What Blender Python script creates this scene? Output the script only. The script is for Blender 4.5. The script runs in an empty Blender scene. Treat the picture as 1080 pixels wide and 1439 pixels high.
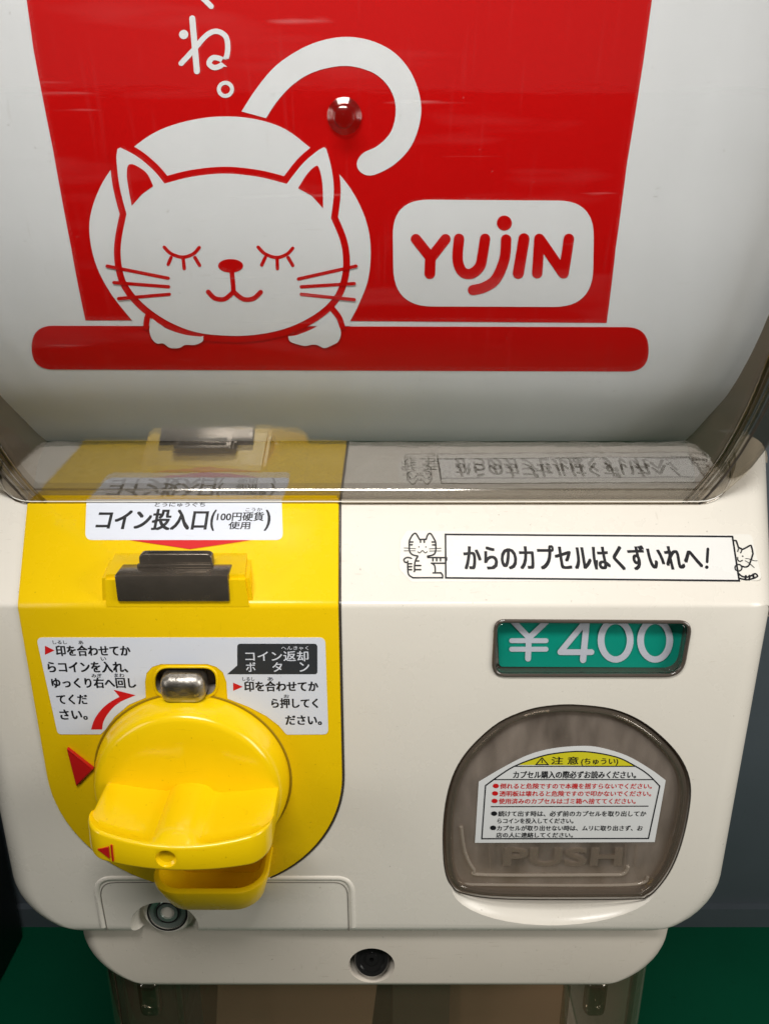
import bpy, bmesh, math, random
from mathutils import Vector, Matrix
random.seed(4)
PI = math.pi
scn = bpy.context.scene
COL = scn.collection

# ------------------------------------------------------------------ camera
CX, CY, CZ = 0.005, -0.320, 0.160
PITCH = math.radians(20.0)
F = 1130.0                       # focal length in photograph pixels (1080 x 1439)
cd = bpy.data.cameras.new('camera')
cam = bpy.data.objects.new('camera', cd); COL.objects.link(cam)
cam.location = (CX, CY, CZ); cam.rotation_euler = (PI/2 - PITCH, 0, 0)
cd.sensor_fit = 'VERTICAL'; cd.sensor_height = 36.0; cd.sensor_width = 27.0
cd.lens = F/1439*36.0
cd.clip_start = 0.01; cd.clip_end = 50
scn.camera = cam
# ------------------------------------------------------------------ world and lamps
w = bpy.data.worlds.new('World'); scn.world = w; w.use_nodes = True
bg = w.node_tree.nodes['Background']
bg.inputs[0].default_value = (1.0, 0.88, 0.76, 1); bg.inputs[1].default_value = 0.043
def area(name, loc, target, size, power, col, sy=None, spread=180):
    l = bpy.data.lights.new(name, 'AREA'); l.energy = power; l.color = col
    l.shape = 'RECTANGLE'; l.size = size; l.size_y = sy or size; l.spread = math.radians(spread)
    o = bpy.data.objects.new(name, l); COL.objects.link(o)
    o.location = loc
    d = Vector(target) - Vector(loc)
    o.rotation_euler = d.to_track_quat('-Z', 'Y').to_euler()
    return o
area('ceiling_lamp', (-0.06, -0.32, 0.47), (0, 0.02, 0.06), 0.30, 1.38, (1.0, 0.98, 0.94), 0.10, 112)
area('side_fill_right', (0.62, -0.32, 0.14), (0.08, 0.0, -0.05), 0.30, 1.35, (1.0, 0.965, 0.91), 0.40, 120)  # unseen fill, added so the front brightens away from its centre
area('side_fill_left', (-0.66, -0.34, 0.14), (-0.08, 0.0, -0.05), 0.30, 0.85, (1.0, 0.965, 0.91), 0.40, 120)  # matching unseen fill added on the left
scn.view_settings.view_transform = 'Standard'
scn.view_settings.look = 'None'
scn.view_settings.exposure = 0.0
scn.view_settings.gamma = 1.0
scn.view_settings.use_curve_mapping = False
scn.render.engine = 'CYCLES'
scn.cycles.use_denoising = True
scn.cycles.max_bounces = 12
scn.cycles.transparent_max_bounces = 24
scn.cycles.caustics_reflective = False
scn.cycles.caustics_refractive = False

# ------------------------------------------------------------------ materials
def lin(c):
    return tuple(x/12.92 if x <= .04045 else ((x+.055)/1.055)**2.4 for x in (v/255 for v in c))
def new_mat(name):
    m = bpy.data.materials.new(name); m.use_nodes = True
    nt = m.node_tree
    return m, nt, nt.nodes['Principled BSDF']
def plastic(name, col, rough=.35, var=.04, scale=40, bump=.0, metallic=0, coat=0, spec=.5, stretch=None, rvar=.06, wear=0.0):
    m, nt, b = new_mat(name)
    b.inputs['Roughness'].default_value = rough
    b.inputs['Metallic'].default_value = metallic
    b.inputs['Coat Weight'].default_value = coat
    b.inputs['Coat Roughness'].default_value = .08
    b.inputs['Specular IOR Level'].default_value = spec
    tc = nt.nodes.new('ShaderNodeTexCoord'); mp = nt.nodes.new('ShaderNodeMapping')
    nt.links.new(tc.outputs['Object'], mp.inputs['Vector'])
    if stretch: mp.inputs['Scale'].default_value = stretch
    nz = nt.nodes.new('ShaderNodeTexNoise'); nz.inputs['Scale'].default_value = scale
    nz.inputs['Detail'].default_value = 6; nz.inputs['Roughness'].default_value = .6
    nt.links.new(mp.outputs['Vector'], nz.inputs['Vector'])
    mx = nt.nodes.new('ShaderNodeMix'); mx.data_type = 'RGBA'
    mx.inputs['A'].default_value = tuple(c*(1-var) for c in col)+(1,)
    mx.inputs['B'].default_value = tuple(min(1, c*(1+var)) for c in col)+(1,)
    nt.links.new(nz.outputs['Fac'], mx.inputs['Factor'])
    colour = mx.outputs['Result']
    if wear:                     # grime film, small specks and fine scuffs
        for sc_, st, lo, hi, amt, dk in ((7, None, .45, .75, .10, .72), (420, None, .70, .76, .55, .45), (90, (1, 1, 9), .69, .74, .30, .70), (60, (7, 1, 1), .70, .75, .25, .70)):
            src = tc.outputs['Object']
            if st:
                m3 = nt.nodes.new('ShaderNodeMapping'); m3.inputs['Scale'].default_value = st; m3.inputs['Rotation'].default_value = (0, .3, 0)
                nt.links.new(src, m3.inputs['Vector']); src = m3.outputs['Vector']
            n3 = nt.nodes.new('ShaderNodeTexNoise'); n3.inputs['Scale'].default_value = sc_; n3.inputs['Detail'].default_value = 3
            nt.links.new(src, n3.inputs['Vector'])
            r3 = nt.nodes.new('ShaderNodeMapRange'); r3.inputs['From Min'].default_value = lo; r3.inputs['From Max'].default_value = hi
            r3.inputs['To Max'].default_value = amt*wear; nt.links.new(n3.outputs['Fac'], r3.inputs['Value'])
            x3 = nt.nodes.new('ShaderNodeMix'); x3.data_type = 'RGBA'
            x3.inputs['B'].default_value = tuple(c*dk for c in (col[0]*.95, col[1]*.88, col[2]*.8))+(1,)
            nt.links.new(r3.outputs['Result'], x3.inputs['Factor']); nt.links.new(colour, x3.inputs['A']); colour = x3.outputs['Result']
    nt.links.new(colour, b.inputs['Base Color'])
    mr = nt.nodes.new('ShaderNodeMapRange')
    mr.inputs['From Min'].default_value = .3; mr.inputs['From Max'].default_value = .7
    mr.inputs['To Min'].default_value = rough-rvar; mr.inputs['To Max'].default_value = rough+rvar
    nt.links.new(nz.outputs['Fac'], mr.inputs['Value']); nt.links.new(mr.outputs['Result'], b.inputs['Roughness'])
    if bump:
        n2 = nt.nodes.new('ShaderNodeTexNoise'); n2.inputs['Scale'].default_value = 330; n2.inputs['Detail'].default_value = 2
        nt.links.new(tc.outputs['Object'], n2.inputs['Vector'])
        bp = nt.nodes.new('ShaderNodeBump'); bp.inputs['Strength'].default_value = bump; bp.inputs['Distance'].default_value = .0006
        nt.links.new(n2.outputs['Fac'], bp.inputs['Height']); nt.links.new(bp.outputs['Normal'], b.inputs['Normal'])
    return m
def smoky(name, tint, refl, rough=.03, gcol=(1, 1, 1), fresnel=0.0, scuff_glare=False, haze=0.0, hcol=(.3, .26, .2), hvar=False):
    """clear tinted plastic: tinted see-through sheet with a glossy surface"""
    m = bpy.data.materials.new(name); m.use_nodes = True; nt = m.node_tree
    for n in list(nt.nodes): nt.nodes.remove(n)
    out = nt.nodes.new('ShaderNodeOutputMaterial')
    tr = nt.nodes.new('ShaderNodeBsdfTransparent'); tr.inputs[0].default_value = tuple(tint)+(1,)
    gl = nt.nodes.new('ShaderNodeBsdfGlossy'); gl.inputs[0].default_value = tuple(gcol)+(1,); gl.inputs['Roughness'].default_value = rough
    mx = nt.nodes.new('ShaderNodeMixShader')
    nt.links.new(tr.outputs[0], mx.inputs[1]); nt.links.new(gl.outputs[0], mx.inputs[2])
    if fresnel:                  # the same from both sides of a thin sheet
        lw = nt.nodes.new('ShaderNodeLayerWeight'); lw.inputs['Blend'].default_value = .5
        pw = nt.nodes.new('ShaderNodeMath'); pw.operation = 'POWER'; pw.inputs[1].default_value = 5
        nt.links.new(lw.outputs['Facing'], pw.inputs[0])
        ad = nt.nodes.new('ShaderNodeMath'); ad.operation = 'MULTIPLY_ADD'; ad.use_clamp = True
        r0 = ((fresnel-1)/(fresnel+1))**2+refl; ad.inputs[1].default_value = 1-r0; ad.inputs[2].default_value = r0
        nt.links.new(pw.outputs[0], ad.inputs[0]); nt.links.new(ad.outputs[0], mx.inputs[0])
    else:
        mx.inputs[0].default_value = refl
    if scuff_glare:
        tc = nt.nodes.new('ShaderNodeTexCoord'); mp = nt.nodes.new('ShaderNodeMapping')
        mp.inputs['Scale'].default_value = (2.0, 1, 14)
        nt.links.new(tc.outputs['Object'], mp.inputs['Vector'])
        nz = nt.nodes.new('ShaderNodeTexNoise'); nz.inputs['Scale'].default_value = 14; nz.inputs['Detail'].default_value = 5
        nt.links.new(mp.outputs['Vector'], nz.inputs['Vector'])
        bp = nt.nodes.new('ShaderNodeBump'); bp.inputs['Strength'].default_value = .03; bp.inputs['Distance'].default_value = .001
        nt.links.new(nz.outputs['Fac'], bp.inputs['Height']); nt.links.new(bp.outputs['Normal'], gl.inputs['Normal'])
    last = mx.outputs[0]
    if haze or scuff_glare:
        df = nt.nodes.new('ShaderNodeBsdfDiffuse'); df.inputs[0].default_value = tuple(hcol)+(1,)
        m2 = nt.nodes.new('ShaderNodeMixShader'); m2.inputs[0].default_value = haze
        if hvar:                 # uneven haze painted to stand for streaky reflections
            tc = nt.nodes.new('ShaderNodeTexCoord'); m3 = nt.nodes.new('ShaderNodeMapping'); m3.inputs['Scale'].default_value = (70, 1, 22); m3.inputs['Rotation'].default_value = (0, .5, 0)
            nt.links.new(tc.outputs['Object'], m3.inputs['Vector'])
            n3 = nt.nodes.new('ShaderNodeTexNoise'); n3.inputs['Scale'].default_value = 1; n3.inputs['Detail'].default_value = 4; nt.links.new(m3.outputs['Vector'], n3.inputs['Vector'])
            r3 = nt.nodes.new('ShaderNodeMapRange'); r3.inputs['From Min'].default_value = .3; r3.inputs['From Max'].default_value = .72
            r3.inputs['To Min'].default_value = haze*.45; r3.inputs['To Max'].default_value = haze*1.7
            nt.links.new(n3.outputs['Fac'], r3.inputs['Value']); nt.links.new(r3.outputs['Result'], m2.inputs[0])
        if scuff_glare:                # dust and rub marks; pale streaks and haze painted for reflected glare
            df.inputs[0].default_value = (.8, .8, .8, 1); tot = None
            for st, sc_, lo, hi, amt in (((14, 1, 300), 1.0, .68, .82, .09), ((5, 1, 40), 1.6, .55, .85, .022), ((420, 1, 18), 1.0, .60, .85, .008), ((300, 1, 300), 1.5, .74, .80, .10)):
                m3 = nt.nodes.new('ShaderNodeMapping'); m3.inputs['Scale'].default_value = st; nt.links.new(tc.outputs['Object'], m3.inputs['Vector'])
                n3 = nt.nodes.new('ShaderNodeTexNoise'); n3.inputs['Scale'].default_value = sc_; n3.inputs['Detail'].default_value = 3; nt.links.new(m3.outputs['Vector'], n3.inputs['Vector'])
                r3 = nt.nodes.new('ShaderNodeMapRange'); r3.inputs['From Min'].default_value = lo; r3.inputs['From Max'].default_value = hi; r3.inputs['To Max'].default_value = amt
                nt.links.new(n3.outputs['Fac'], r3.inputs['Value'])
                if tot is None: tot = r3.outputs['Result']
                else:
                    ad2 = nt.nodes.new('ShaderNodeMath'); ad2.operation = 'ADD'; nt.links.new(tot, ad2.inputs[0]); nt.links.new(r3.outputs['Result'], ad2.inputs[1]); tot = ad2.outputs[0]
            nt.links.new(tot, m2.inputs[0])
        nt.links.new(last, m2.inputs[1]); nt.links.new(df.outputs[0], m2.inputs[2]); last = m2.outputs[0]
    nt.links.new(last, out.inputs[0])
    return m
M = {}
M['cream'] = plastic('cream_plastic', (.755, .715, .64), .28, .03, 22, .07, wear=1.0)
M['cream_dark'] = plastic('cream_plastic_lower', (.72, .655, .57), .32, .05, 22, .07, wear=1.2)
M['yellow'] = plastic('yellow_plastic', (.83, .55, .003), .27, .04, 24, .08, spec=.35, wear=.7)
M['yellow_gloss'] = plastic('yellow_knob_plastic', (.88, .595, .003), .20, .03, 30, .06, spec=.5, wear=.8)
M['label'] = plastic('label_white', (.70, .735, .82), .34, .02, 30, wear=.5)
M['film'] = plastic('sticker_film', (.80, .78, .72), .28, .02, 30)
M['ink'] = plastic('black_ink', (.010, .010, .013), .45, .1, 60)
M['bubble'] = plastic('charcoal_ink', (.030, .034, .040), .42, .1, 60)
M['redink'] = plastic('red_ink', (.60, .010, .012), .42, .05, 40)
M['red'] = plastic('red_print', (.64, .002, .003), .5, .04, 10, spec=.06)
M['redraised'] = plastic('red_plastic', (.55, .012, .012), .3, .06, 60)
M['card'] = plastic('white_card', (.86, .88, .91), .5, .05, 16, stretch=(3, 1, .7), wear=.6)
M['print'] = plastic('white_print', (.86, .88, .91), .5, .04, 16, stretch=(3, 1, .7), wear=.6)
M['slot'] = plastic('dark_bronze_metal', (.15, .128, .105), .24, .2, 120, .15, metallic=.7)
M['black'] = plastic('black_void', (.006, .006, .006), .5)
M['steel'] = plastic('worn_steel', (.44, .41, .37), .40, .25, 160, .5, metallic=1.0)
M['chrome'] = plastic('lock_chrome', (.50, .58, .54), .18, .05, 60, metallic=.75)
M['green'] = plastic('price_green', (.003, .36, .26), .42, .03, 30)
M['case'] = smoky('clear_case_plastic', (1.0, .998, .992), .135, .012, scuff_glare=True)
M['caseside'] = smoky('clear_case_side', (.72, .68, .62), .06, .05, (1, .97, .9), 1.45)
M['rim'] = smoky('smoky_case_rim', (.70, .665, .61), .11, .14, (1, .96, .9))
M['rib'] = smoky('smoky_case_rib', (.50, .44, .36), .12, .06, (1, .95, .86), 1.4)
M['dark_edge'] = plastic('dark_gasket', (.045, .036, .028), .3)
M['flap'] = smoky('smoky_flap', (.90, .86, .81), .03, .05, (1, .96, .92), 1.42, haze=.24, hcol=(.46, .39, .335), hvar=True)
M['flaprim'] = smoky('smoky_flap_rim', (.70, .65, .60), .08, .06, (1, .95, .88), 1.45, haze=.12, hcol=(.4, .34, .28))
M['emboss'] = smoky('smoky_emboss', (.92, .89, .86), .05, .2, (1, .93, .84), haze=.12, hcol=(.5, .43, .36))
M['ridge'] = smoky('flap_ridge_plastic', (.85, .8, .74), .10, .08, (1, .95, .88), haze=.28, hcol=(.62, .55, .47))
M['chute'] = plastic('dark_chute', (.40, .34, .28), .6, .15, 20)
M['lens'] = smoky('clear_lens', (.97, .97, .97), .02, .02, (1, 1, 1), 1.45)
M['bezel'] = plastic('dark_clear_bezel', (.075, .060, .050), .16, .2, 60, coat=.8)
M['warn'] = plastic('warning_paper', (.72, .73, .73), .45, .02, 30, wear=.5)
M['warnyellow'] = plastic('warning_yellow', (.66, .60, .02), .45, .03, 30)
M['cardboard'] = plastic('brown_cardboard', (.32, .14, .065), .6, .2, 18)
M['leaflet'] = plastic('pale_leaflet', (.50, .33, .22), .5, .1, 18)
M['floor'] = plastic('green_vinyl', (.002, .150, .070), .5, .12, 9, spec=.25, wear=1.2)
M['wall'] = plastic('slate_wall', (.17, .205, .24), .6, .14, 9, wear=1)
M['cabinet'] = plastic('black_cabinet', (.006, .010, .006), .5, .2, 8)
M['lowcase'] = smoky('smoky_lower_case', (.90, .87, .83), .02, .05, (1, 1, 1), 1.4, haze=.06, hcol=(.5, .33, .22))
M['tray'] = plastic('case_tray', (.085, .075, .06), .5)
M['holder'] = plastic('card_holder_brown', (.135, .108, .08), .35, .3, 30)
M['seam'] = plastic('seam_shadow_gap', (.20, .18, .155), .5)
M['yellow_dark'] = plastic('yellow_gap', (.30, .19, .002), .5)
M['lockblack'] = plastic('black_lock', (.010, .010, .010), .25, coat=.5)
M['panelwhite'] = plastic('sticker_white', (.79, .785, .76), .3)
M['peg'] = smoky('clear_peg', (.84, .46, .46), .035, .14, (1, .9, .88), 1.5)

# ------------------------------------------------------------------ object helpers
def link(name, verts, faces, mat, parent=None, smooth=None):
    me = bpy.data.meshes.new(name)
    me.from_pydata([tuple(v) for v in verts], [], [list(f) for f in faces])
    me.validate(); me.update()
    o = bpy.data.objects.new(name, me); COL.objects.link(o)
    if mat: me.materials.append(mat)
    if parent: o.parent = parent
    if smooth is not None: do_smooth(me, smooth)
    return o
def do_smooth(me, ang):
    me.polygons.foreach_set('use_smooth', [True]*len(me.polygons))
    me.set_sharp_from_angle(angle=math.radians(ang))
def thing(name, label, cat, loc=(0, 0, 0), group=None):
    o = bpy.data.objects.new(name, None); COL.objects.link(o)
    o.empty_display_size = .02
    o['label'] = label; o['category'] = cat
    if group: o['group'] = group
    return o
def recalc(o):
    bm = bmesh.new(); bm.from_mesh(o.data); bmesh.ops.recalc_face_normals(bm, faces=bm.faces); bm.to_mesh(o.data); bm.free()

# ------------------------------------------------------------------ surfaces of the machine
def ray(px, py):
    a = (px-540)/F; b = (719.5-py)/F
    return Vector((a, math.cos(PITCH)+b*math.sin(PITCH), -math.sin(PITCH)+b*math.cos(PITCH)))
CAM = Vector((CX, CY, CZ))
TS = .70                        # rise of the sloping shelf
SL = math.hypot(1, TS)
class Front:                     # upright face, u = x, v = z
    def __init__(s, y=0): s.y = y
    def uv(s, px, py):
        d = ray(px, py); t = (s.y-CAM.y)/d.y; p = CAM+d*t; return (p.x, p.z)
    def P(s, u, v, h=0): return Vector((u, s.y-h, v))
class Slope:                     # sloping shelf, v = distance up the shelf
    def uv(s, px, py):
        d = ray(px, py); t = (TS*CAM.y-CAM.z)/(d.z-TS*d.y); p = CAM+d*t; return (p.x, p.y*SL)
    def P(s, u, v, h=0): return Vector((u, v/SL-h*TS/SL, v*TS/SL+h/SL))
class Bent:                      # surface bent along z only, from a profile of (z, y)
    def __init__(s, prof): s.p = prof
    def y(s, z):
        p = s.p
        if z <= p[0][0]: i = 0
        elif z >= p[-1][0]: i = len(p)-2
        else:
            i = 0
            while p[i+1][0] < z: i += 1
        k = (z-p[i][0])/(p[i+1][0]-p[i][0]); return p[i][1]+k*(p[i+1][1]-p[i][1])
    def n(s, z):
        e = .002; dy = (s.y(z+e)-s.y(z-e))/(2*e); n = Vector((0, -1, dy)); return n.normalized()
    def uv(s, px, py):
        d = ray(px, py); t = .3
        for _ in range(60):
            p = CAM+d*t; t += (s.y(p.z)-p.y)/d.y*.8
        p = CAM+d*t; return (p.x, p.z)
    def P(s, u, v, h=0): return Vector((u, s.y(v), v))+s.n(v)*h
def smoothprof(ctrl, n=12):
    out = []
    for i in range(len(ctrl)-1):
        p0 = ctrl[max(i-1, 0)]; p1 = ctrl[i]; p2 = ctrl[i+1]; p3 = ctrl[min(i+2, len(ctrl)-1)]
        for k in range(n):
            t = k/n
            def hm(a):
                m1 = (p2[a]-p0[a])/(p2[0]-p0[0])*(p2[0]-p1[0]); m2 = (p3[a]-p1[a])/(p3[0]-p1[0])*(p2[0]-p1[0])
                return (2*t**3-3*t*t+1)*p1[a]+(t**3-2*t*t+t)*m1+(-2*t**3+3*t*t)*p2[a]+(t**3-t*t)*m2
            out.append((p1[0]+t*(p2[0]-p1[0]), hm(1)))
    out.append(ctrl[-1]); return out
FR = Front(0); SP = Slope()
CASE = Bent(smoothprof([(.024, .0478), (.0314, .0448), (.045, .0387), (.0635, .0302), (.085, .0202), (.105, .0120), (.130, .0035), (.160, -.0045), (.190, -.0105), (.237, -.0180), (.300, -.027), (.360, -.034), (.405, -.038)]))
CARD = Bent(smoothprof([(.036, .1150), (.045, .0920), (.056, .0720), (.070, .0575), (.085, .0425), (.100, .0322), (.1175, .0230), (.145, .0125), (.170, .0060), (.200, .0000), (.237, -.0055), (.300, -.0130), (.345, -.0170)]))

# ------------------------------------------------------------------ flat shapes, pixels of the photograph -> surface
def circ(cx, cy, rx, ry=None, n=40, a0=0, a1=2*PI, close=True):
    ry = ry or rx; k = n if close else n+1
    return [(cx+rx*math.cos(a0+(a1-a0)*i/n), cy+ry*math.sin(a0+(a1-a0)*i/n)) for i in range(k)]
def spline(pts, closed=False, n=6):
    out = []; m = len(pts)
    rng = m if closed else m-1
    for i in range(rng):
        if closed: p = [pts[(i+k-1) % m] for k in range(4)]
        else: p = [pts[max(0, min(m-1, i+k-1))] for k in range(4)]
        for k in range(n):
            t = k/n
            out.append(tuple(.5*((2*p[1][a])+(-p[0][a]+p[2][a])*t+(2*p[0][a]-5*p[1][a]+4*p[2][a]-p[3][a])*t*t+(-p[0][a]+3*p[1][a]-3*p[2][a]+p[3][a])*t**3) for a in (0, 1)))
    if not closed: out.append(tuple(pts[-1]))
    return out
def rounded(pts, r, n=6):
    out = []; m = len(pts)
    for i in range(m):
        p = Vector(pts[i][:2]); a = Vector(pts[i-1][:2])-p; b = Vector(pts[(i+1) % m][:2])-p
        ri = r[i] if isinstance(r, (list, tuple)) else r
        if ri <= 0: out.append(tuple(p)); continue
        la, lb = a.length, b.length; a.normalize(); b.normalize()
        half = math.acos(max(-1, min(1, a.dot(b))))/2
        d = min(ri/math.tan(half), la*.49, lb*.49); s = p+a*d; e = p+b*d
        for k in range(n+1):
            t = k/n; q = s*(1-t)**2+p*2*t*(1-t)+e*t*t; out.append(tuple(q))
    return out
def rrect(x0, y0, x1, y1, r, n=6): return rounded([(x0, y0), (x1, y0), (x1, y1), (x0, y1)], r, n)
def stroke(pts, wd, cap0=True, cap1=True, smooth=True, n=6):
    p = [Vector(q) for q in (spline(pts, False, n) if smooth and len(pts) > 2 else pts)]
    L, R = [], []; h = wd/2
    for i in range(len(p)):
        t = (p[min(i+1, len(p)-1)]-p[max(i-1, 0)]).normalized(); nn = Vector((-t.y, t.x))
        L.append(p[i]+nn*h); R.append(p[i]-nn*h)
    poly = list(L)
    if cap1:
        t = (p[-1]-p[-2]).normalized(); a = math.atan2(t.x, -t.y)
        nn = Vector((-t.y, t.x)); a = math.atan2(nn.y, nn.x)
        poly += [p[-1]+Vector((math.cos(a-PI*k/8), math.sin(a-PI*k/8)))*h for k in range(1, 8)]
    poly += R[::-1]
    if cap0:
        t = (p[0]-p[1]).normalized(); nn = Vector((-t.y, t.x)); a = math.atan2(nn.y, nn.x)
        poly += [p[0]+Vector((math.cos(a-PI*k/8), math.sin(a-PI*k/8)))*h for k in range(1, 8)]
    return [tuple(q) for q in poly]
def ring(pts, wd):               # closed line of a given width: outer and inner outline
    m = len(pts); o, i_ = [], []
    for i in range(m):
        p = Vector(pts[i]); a = (p-Vector(pts[i-1])); b = (Vector(pts[(i+1) % m])-p)
        if a.length < 1e-9: a = b
        if b.length < 1e-9: b = a
        a.normalize(); b.normalize(); na = Vector((-a.y, a.x)); nb = Vector((-b.y, b.x)); nn = na+nb
        if nn.length < 1e-6: nn = na
        nn.normalize(); k = wd/2/max(.4, nn.dot(na))
        o.append(tuple(p+nn*k)); i_.append(tuple(p-nn*k))
    return [o, i_]
def area2(p): return sum(p[i-1][0]*p[i][1]-p[i][0]*p[i-1][1] for i in range(len(p)))/2
def grow(pts, d):                # outline grown outward by d
    a, b = ring(pts, 2*d); return a if abs(area2(a)) > abs(area2(b)) else b
def fill(polys):
    cu = bpy.data.curves.new('fill', 'CURVE'); cu.dimensions = '2D'; cu.fill_mode = 'BOTH'
    for p in polys:
        s = cu.splines.new('POLY'); s.points.add(len(p)-1)
        for q, v in zip(s.points, p): q.co = (v[0], v[1], 0, 1)
        s.use_cyclic_u = True
    o = bpy.data.objects.new('fill', cu); COL.objects.link(o)
    dg = bpy.context.evaluated_depsgraph_get(); dg.update()
    me = bpy.data.meshes.new_from_object(o.evaluated_get(dg))
    V = [(v.co.x, v.co.y) for v in me.vertices]; Fc = [tuple(f.vertices) for f in me.polygons]
    bpy.data.objects.remove(o); bpy.data.curves.remove(cu); bpy.data.meshes.remove(me)
    return V, Fc
_tc = {}
def text2d(s, bold=0.0, space=1.0):
    k = (s, bold, space)
    if k in _tc: return _tc[k]
    cu = bpy.data.curves.new('text', 'FONT'); cu.body = s; cu.size = 1
    cu.resolution_u = 3; cu.space_character = space
    o = bpy.data.objects.new('text', cu); COL.objects.link(o)
    dg = bpy.context.evaluated_depsgraph_get(); dg.update()
    me = bpy.data.meshes.new_from_object(o.evaluated_get(dg))
    V = [(v.co.x, v.co.y) for v in me.vertices]; Fc = [tuple(f.vertices) for f in me.polygons]
    bpy.data.objects.remove(o); bpy.data.curves.remove(cu); bpy.data.meshes.remove(me)
    x0 = min(v[0] for v in V); x1 = max(v[0] for v in V); y0 = min(v[1] for v in V); y1 = max(v[1] for v in V)
    V = [((v[0]-x0)/(x1-x0), (v[1]-y0)/(y1-y0)) for v in V]
    _tc[k] = (V, Fc); return _tc[k]
class Sheet:
    """flat artwork laid on one surface of the machine; one mesh"""
    def __init__(s, surf, off=(0, 0), sc=1.0):
        s.S = surf; s.off = off; s.sc = sc; s.V = []; s.F = []; s.k = 0
    def px(s, p): return (p[0]/s.sc+s.off[0], p[1]/s.sc+s.off[1])
    def uv(s, p): return s.S.uv(*s.px(p))
    def _put(s, V, Fc, dh):
        b = len(s.V); s.V += [(v[0], v[1], dh) for v in V]; s.F += [tuple(i+b for i in f) for f in Fc]
    def add(s, *polys, dh=None):
        if dh is None: dh = s.k*2.0e-6; s.k += 1
        V, Fc = fill([[(a*1000, b*1000) for a, b in (s.uv(q) for q in p)] for p in polys])
        s._put([(a/1000, b/1000) for a, b in V], Fc, dh); return s
    def line(s, pts, wd, **k): return s.add(stroke(pts, wd, **k))
    def text(s, t, box, bold=.012, space=1.0, shear=0):
        x0, y0, x1, y1 = box; cx, cy = (x0+x1)/2, (y0+y1)/2
        u0 = s.uv((x0, cy))[0]; u1 = s.uv((x1, cy))[0]; v0 = s.uv((cx, y1))[1]; v1 = s.uv((cx, y0))[1]
        V, Fc = text2d(t, 0, space); e = bold*abs(v1-v0)*1.6
        for dx, dy in ((-1, -.6), (1, -.6), (-1, .6), (1, .6), (-.35, 0), (.35, 0)):
            s.k += 1
            s._put([(u0+v[0]*(u1-u0)+dx*e, v0+v[1]*(v1-v0)+dy*e) for v in V], Fc, s.k*1e-6)
        return s
    def build(s, name, h, mat, parent, thick=0, cut=None):
        V, Fc = s.V, s.F
        if cut:
            bm = bmesh.new(); vs = [bm.verts.new(v) for v in V]
            for f in Fc:
                try: bm.faces.new([vs[i] for i in f])
                except ValueError: pass
            lo = min(v[1] for v in V); hi = max(v[1] for v in V); z = math.floor(lo/cut)*cut
            while z < hi:
                if z > lo: bmesh.ops.bisect_plane(bm, geom=bm.verts[:]+bm.edges[:]+bm.faces[:], plane_co=(0, z, 0), plane_no=(0, 1, 0), dist=1e-7)
                z += cut
            bm.verts.index_update(); V = [tuple(v.co) for v in bm.verts]; Fc = [tuple(v.index for v in f.verts) for f in bm.faces]; bm.free()
        VV = [s.S.P(v[0], v[1], h+v[2]) for v in V]; FF = list(Fc)
        if thick:
            b = len(VV); ec = {}
            for f in Fc:
                for i in range(len(f)): e = (f[i-1], f[i]); k = (min(e), max(e)); ec.setdefault(k, []).append(e)
            VV += [s.S.P(v[0], v[1], h+v[2]-thick) for v in V]
            for es in ec.values():
                if len(es) == 1: a, c = es[0]; FF.append((c, a, a+b, c+b))
        return link(name, VV, FF, mat, parent)
def pxpoly(surf, pts, off=(0, 0), sc=1.0): return [surf.uv(p[0]/sc+off[0], p[1]/sc+off[1]) for p in pts]
def prism(name, uvs, surf, h0, h1, mat, parent, bev=0, seg=3):
    """solid plate between heights h0 and h1 over a surface, front edge rounded"""
    m = len(uvs); V = []; Fc = []
    if area2(uvs) < 0: uvs = uvs[::-1]
    loops = [(uvs, h0)]
    if bev:
        for k in range(seg+1):
            a = PI/2*k/seg; d = bev*(1-math.cos(a)); loops.append(([tuple(q) for q in (shrink(uvs, d) if d else uvs)], h1-bev+bev*math.sin(a)))
    else: loops.append((uvs, h1))
    for lp, h in loops: V += [surf.P(u, v, h) for u, v in lp]
    for k in range(len(loops)-1):
        for i in range(m):
            j = (i+1) % m; Fc.append((k*m+i, k*m+j, (k+1)*m+j, (k+1)*m+i))
    Fc.append(tuple((len(loops)-1)*m+i for i in range(m))); Fc.append(tuple(range(m-1, -1, -1)))
    return link(name, V, Fc, mat, parent, 35)
def shrink(pts, d):
    a, b = ring(pts, 2*d); return a if abs(area2(a)) < abs(area2(b)) else b
def tube_mesh(pts, r, n=8, closed=False):
    V, Fc = [], []; m = len(pts); pts = [Vector(p) for p in pts]
    up = Vector((0, -1, 0.3)).normalized()
    for i in range(m):
        t = (pts[(i+1) % m]-pts[i-1]) if closed else (pts[min(i+1, m-1)]-pts[max(i-1, 0)])
        t.normalize(); a = up.cross(t)
        if a.length < .05: a = Vector((1, 0, 0)).cross(t)
        a.normalize(); b = t.cross(a)
        V += [pts[i]+(a*math.cos(2*PI*k/n)+b*math.sin(2*PI*k/n))*r for k in range(n)]
    for i in range(m if closed else m-1):
        j = (i+1) % m
        for k in range(n): Fc.append((i*n+k, i*n+(k+1) % n, j*n+(k+1) % n, j*n+k))
    if not closed: Fc += [tuple(range(n-1, -1, -1)), tuple((m-1)*n+k for k in range(n))]
    return V, Fc
def tube(name, pts, r, mat, parent, n=8, closed=False):
    V, Fc = tube_mesh(pts, r, n, closed); return link(name, V, Fc, mat, parent, 50)
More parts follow.
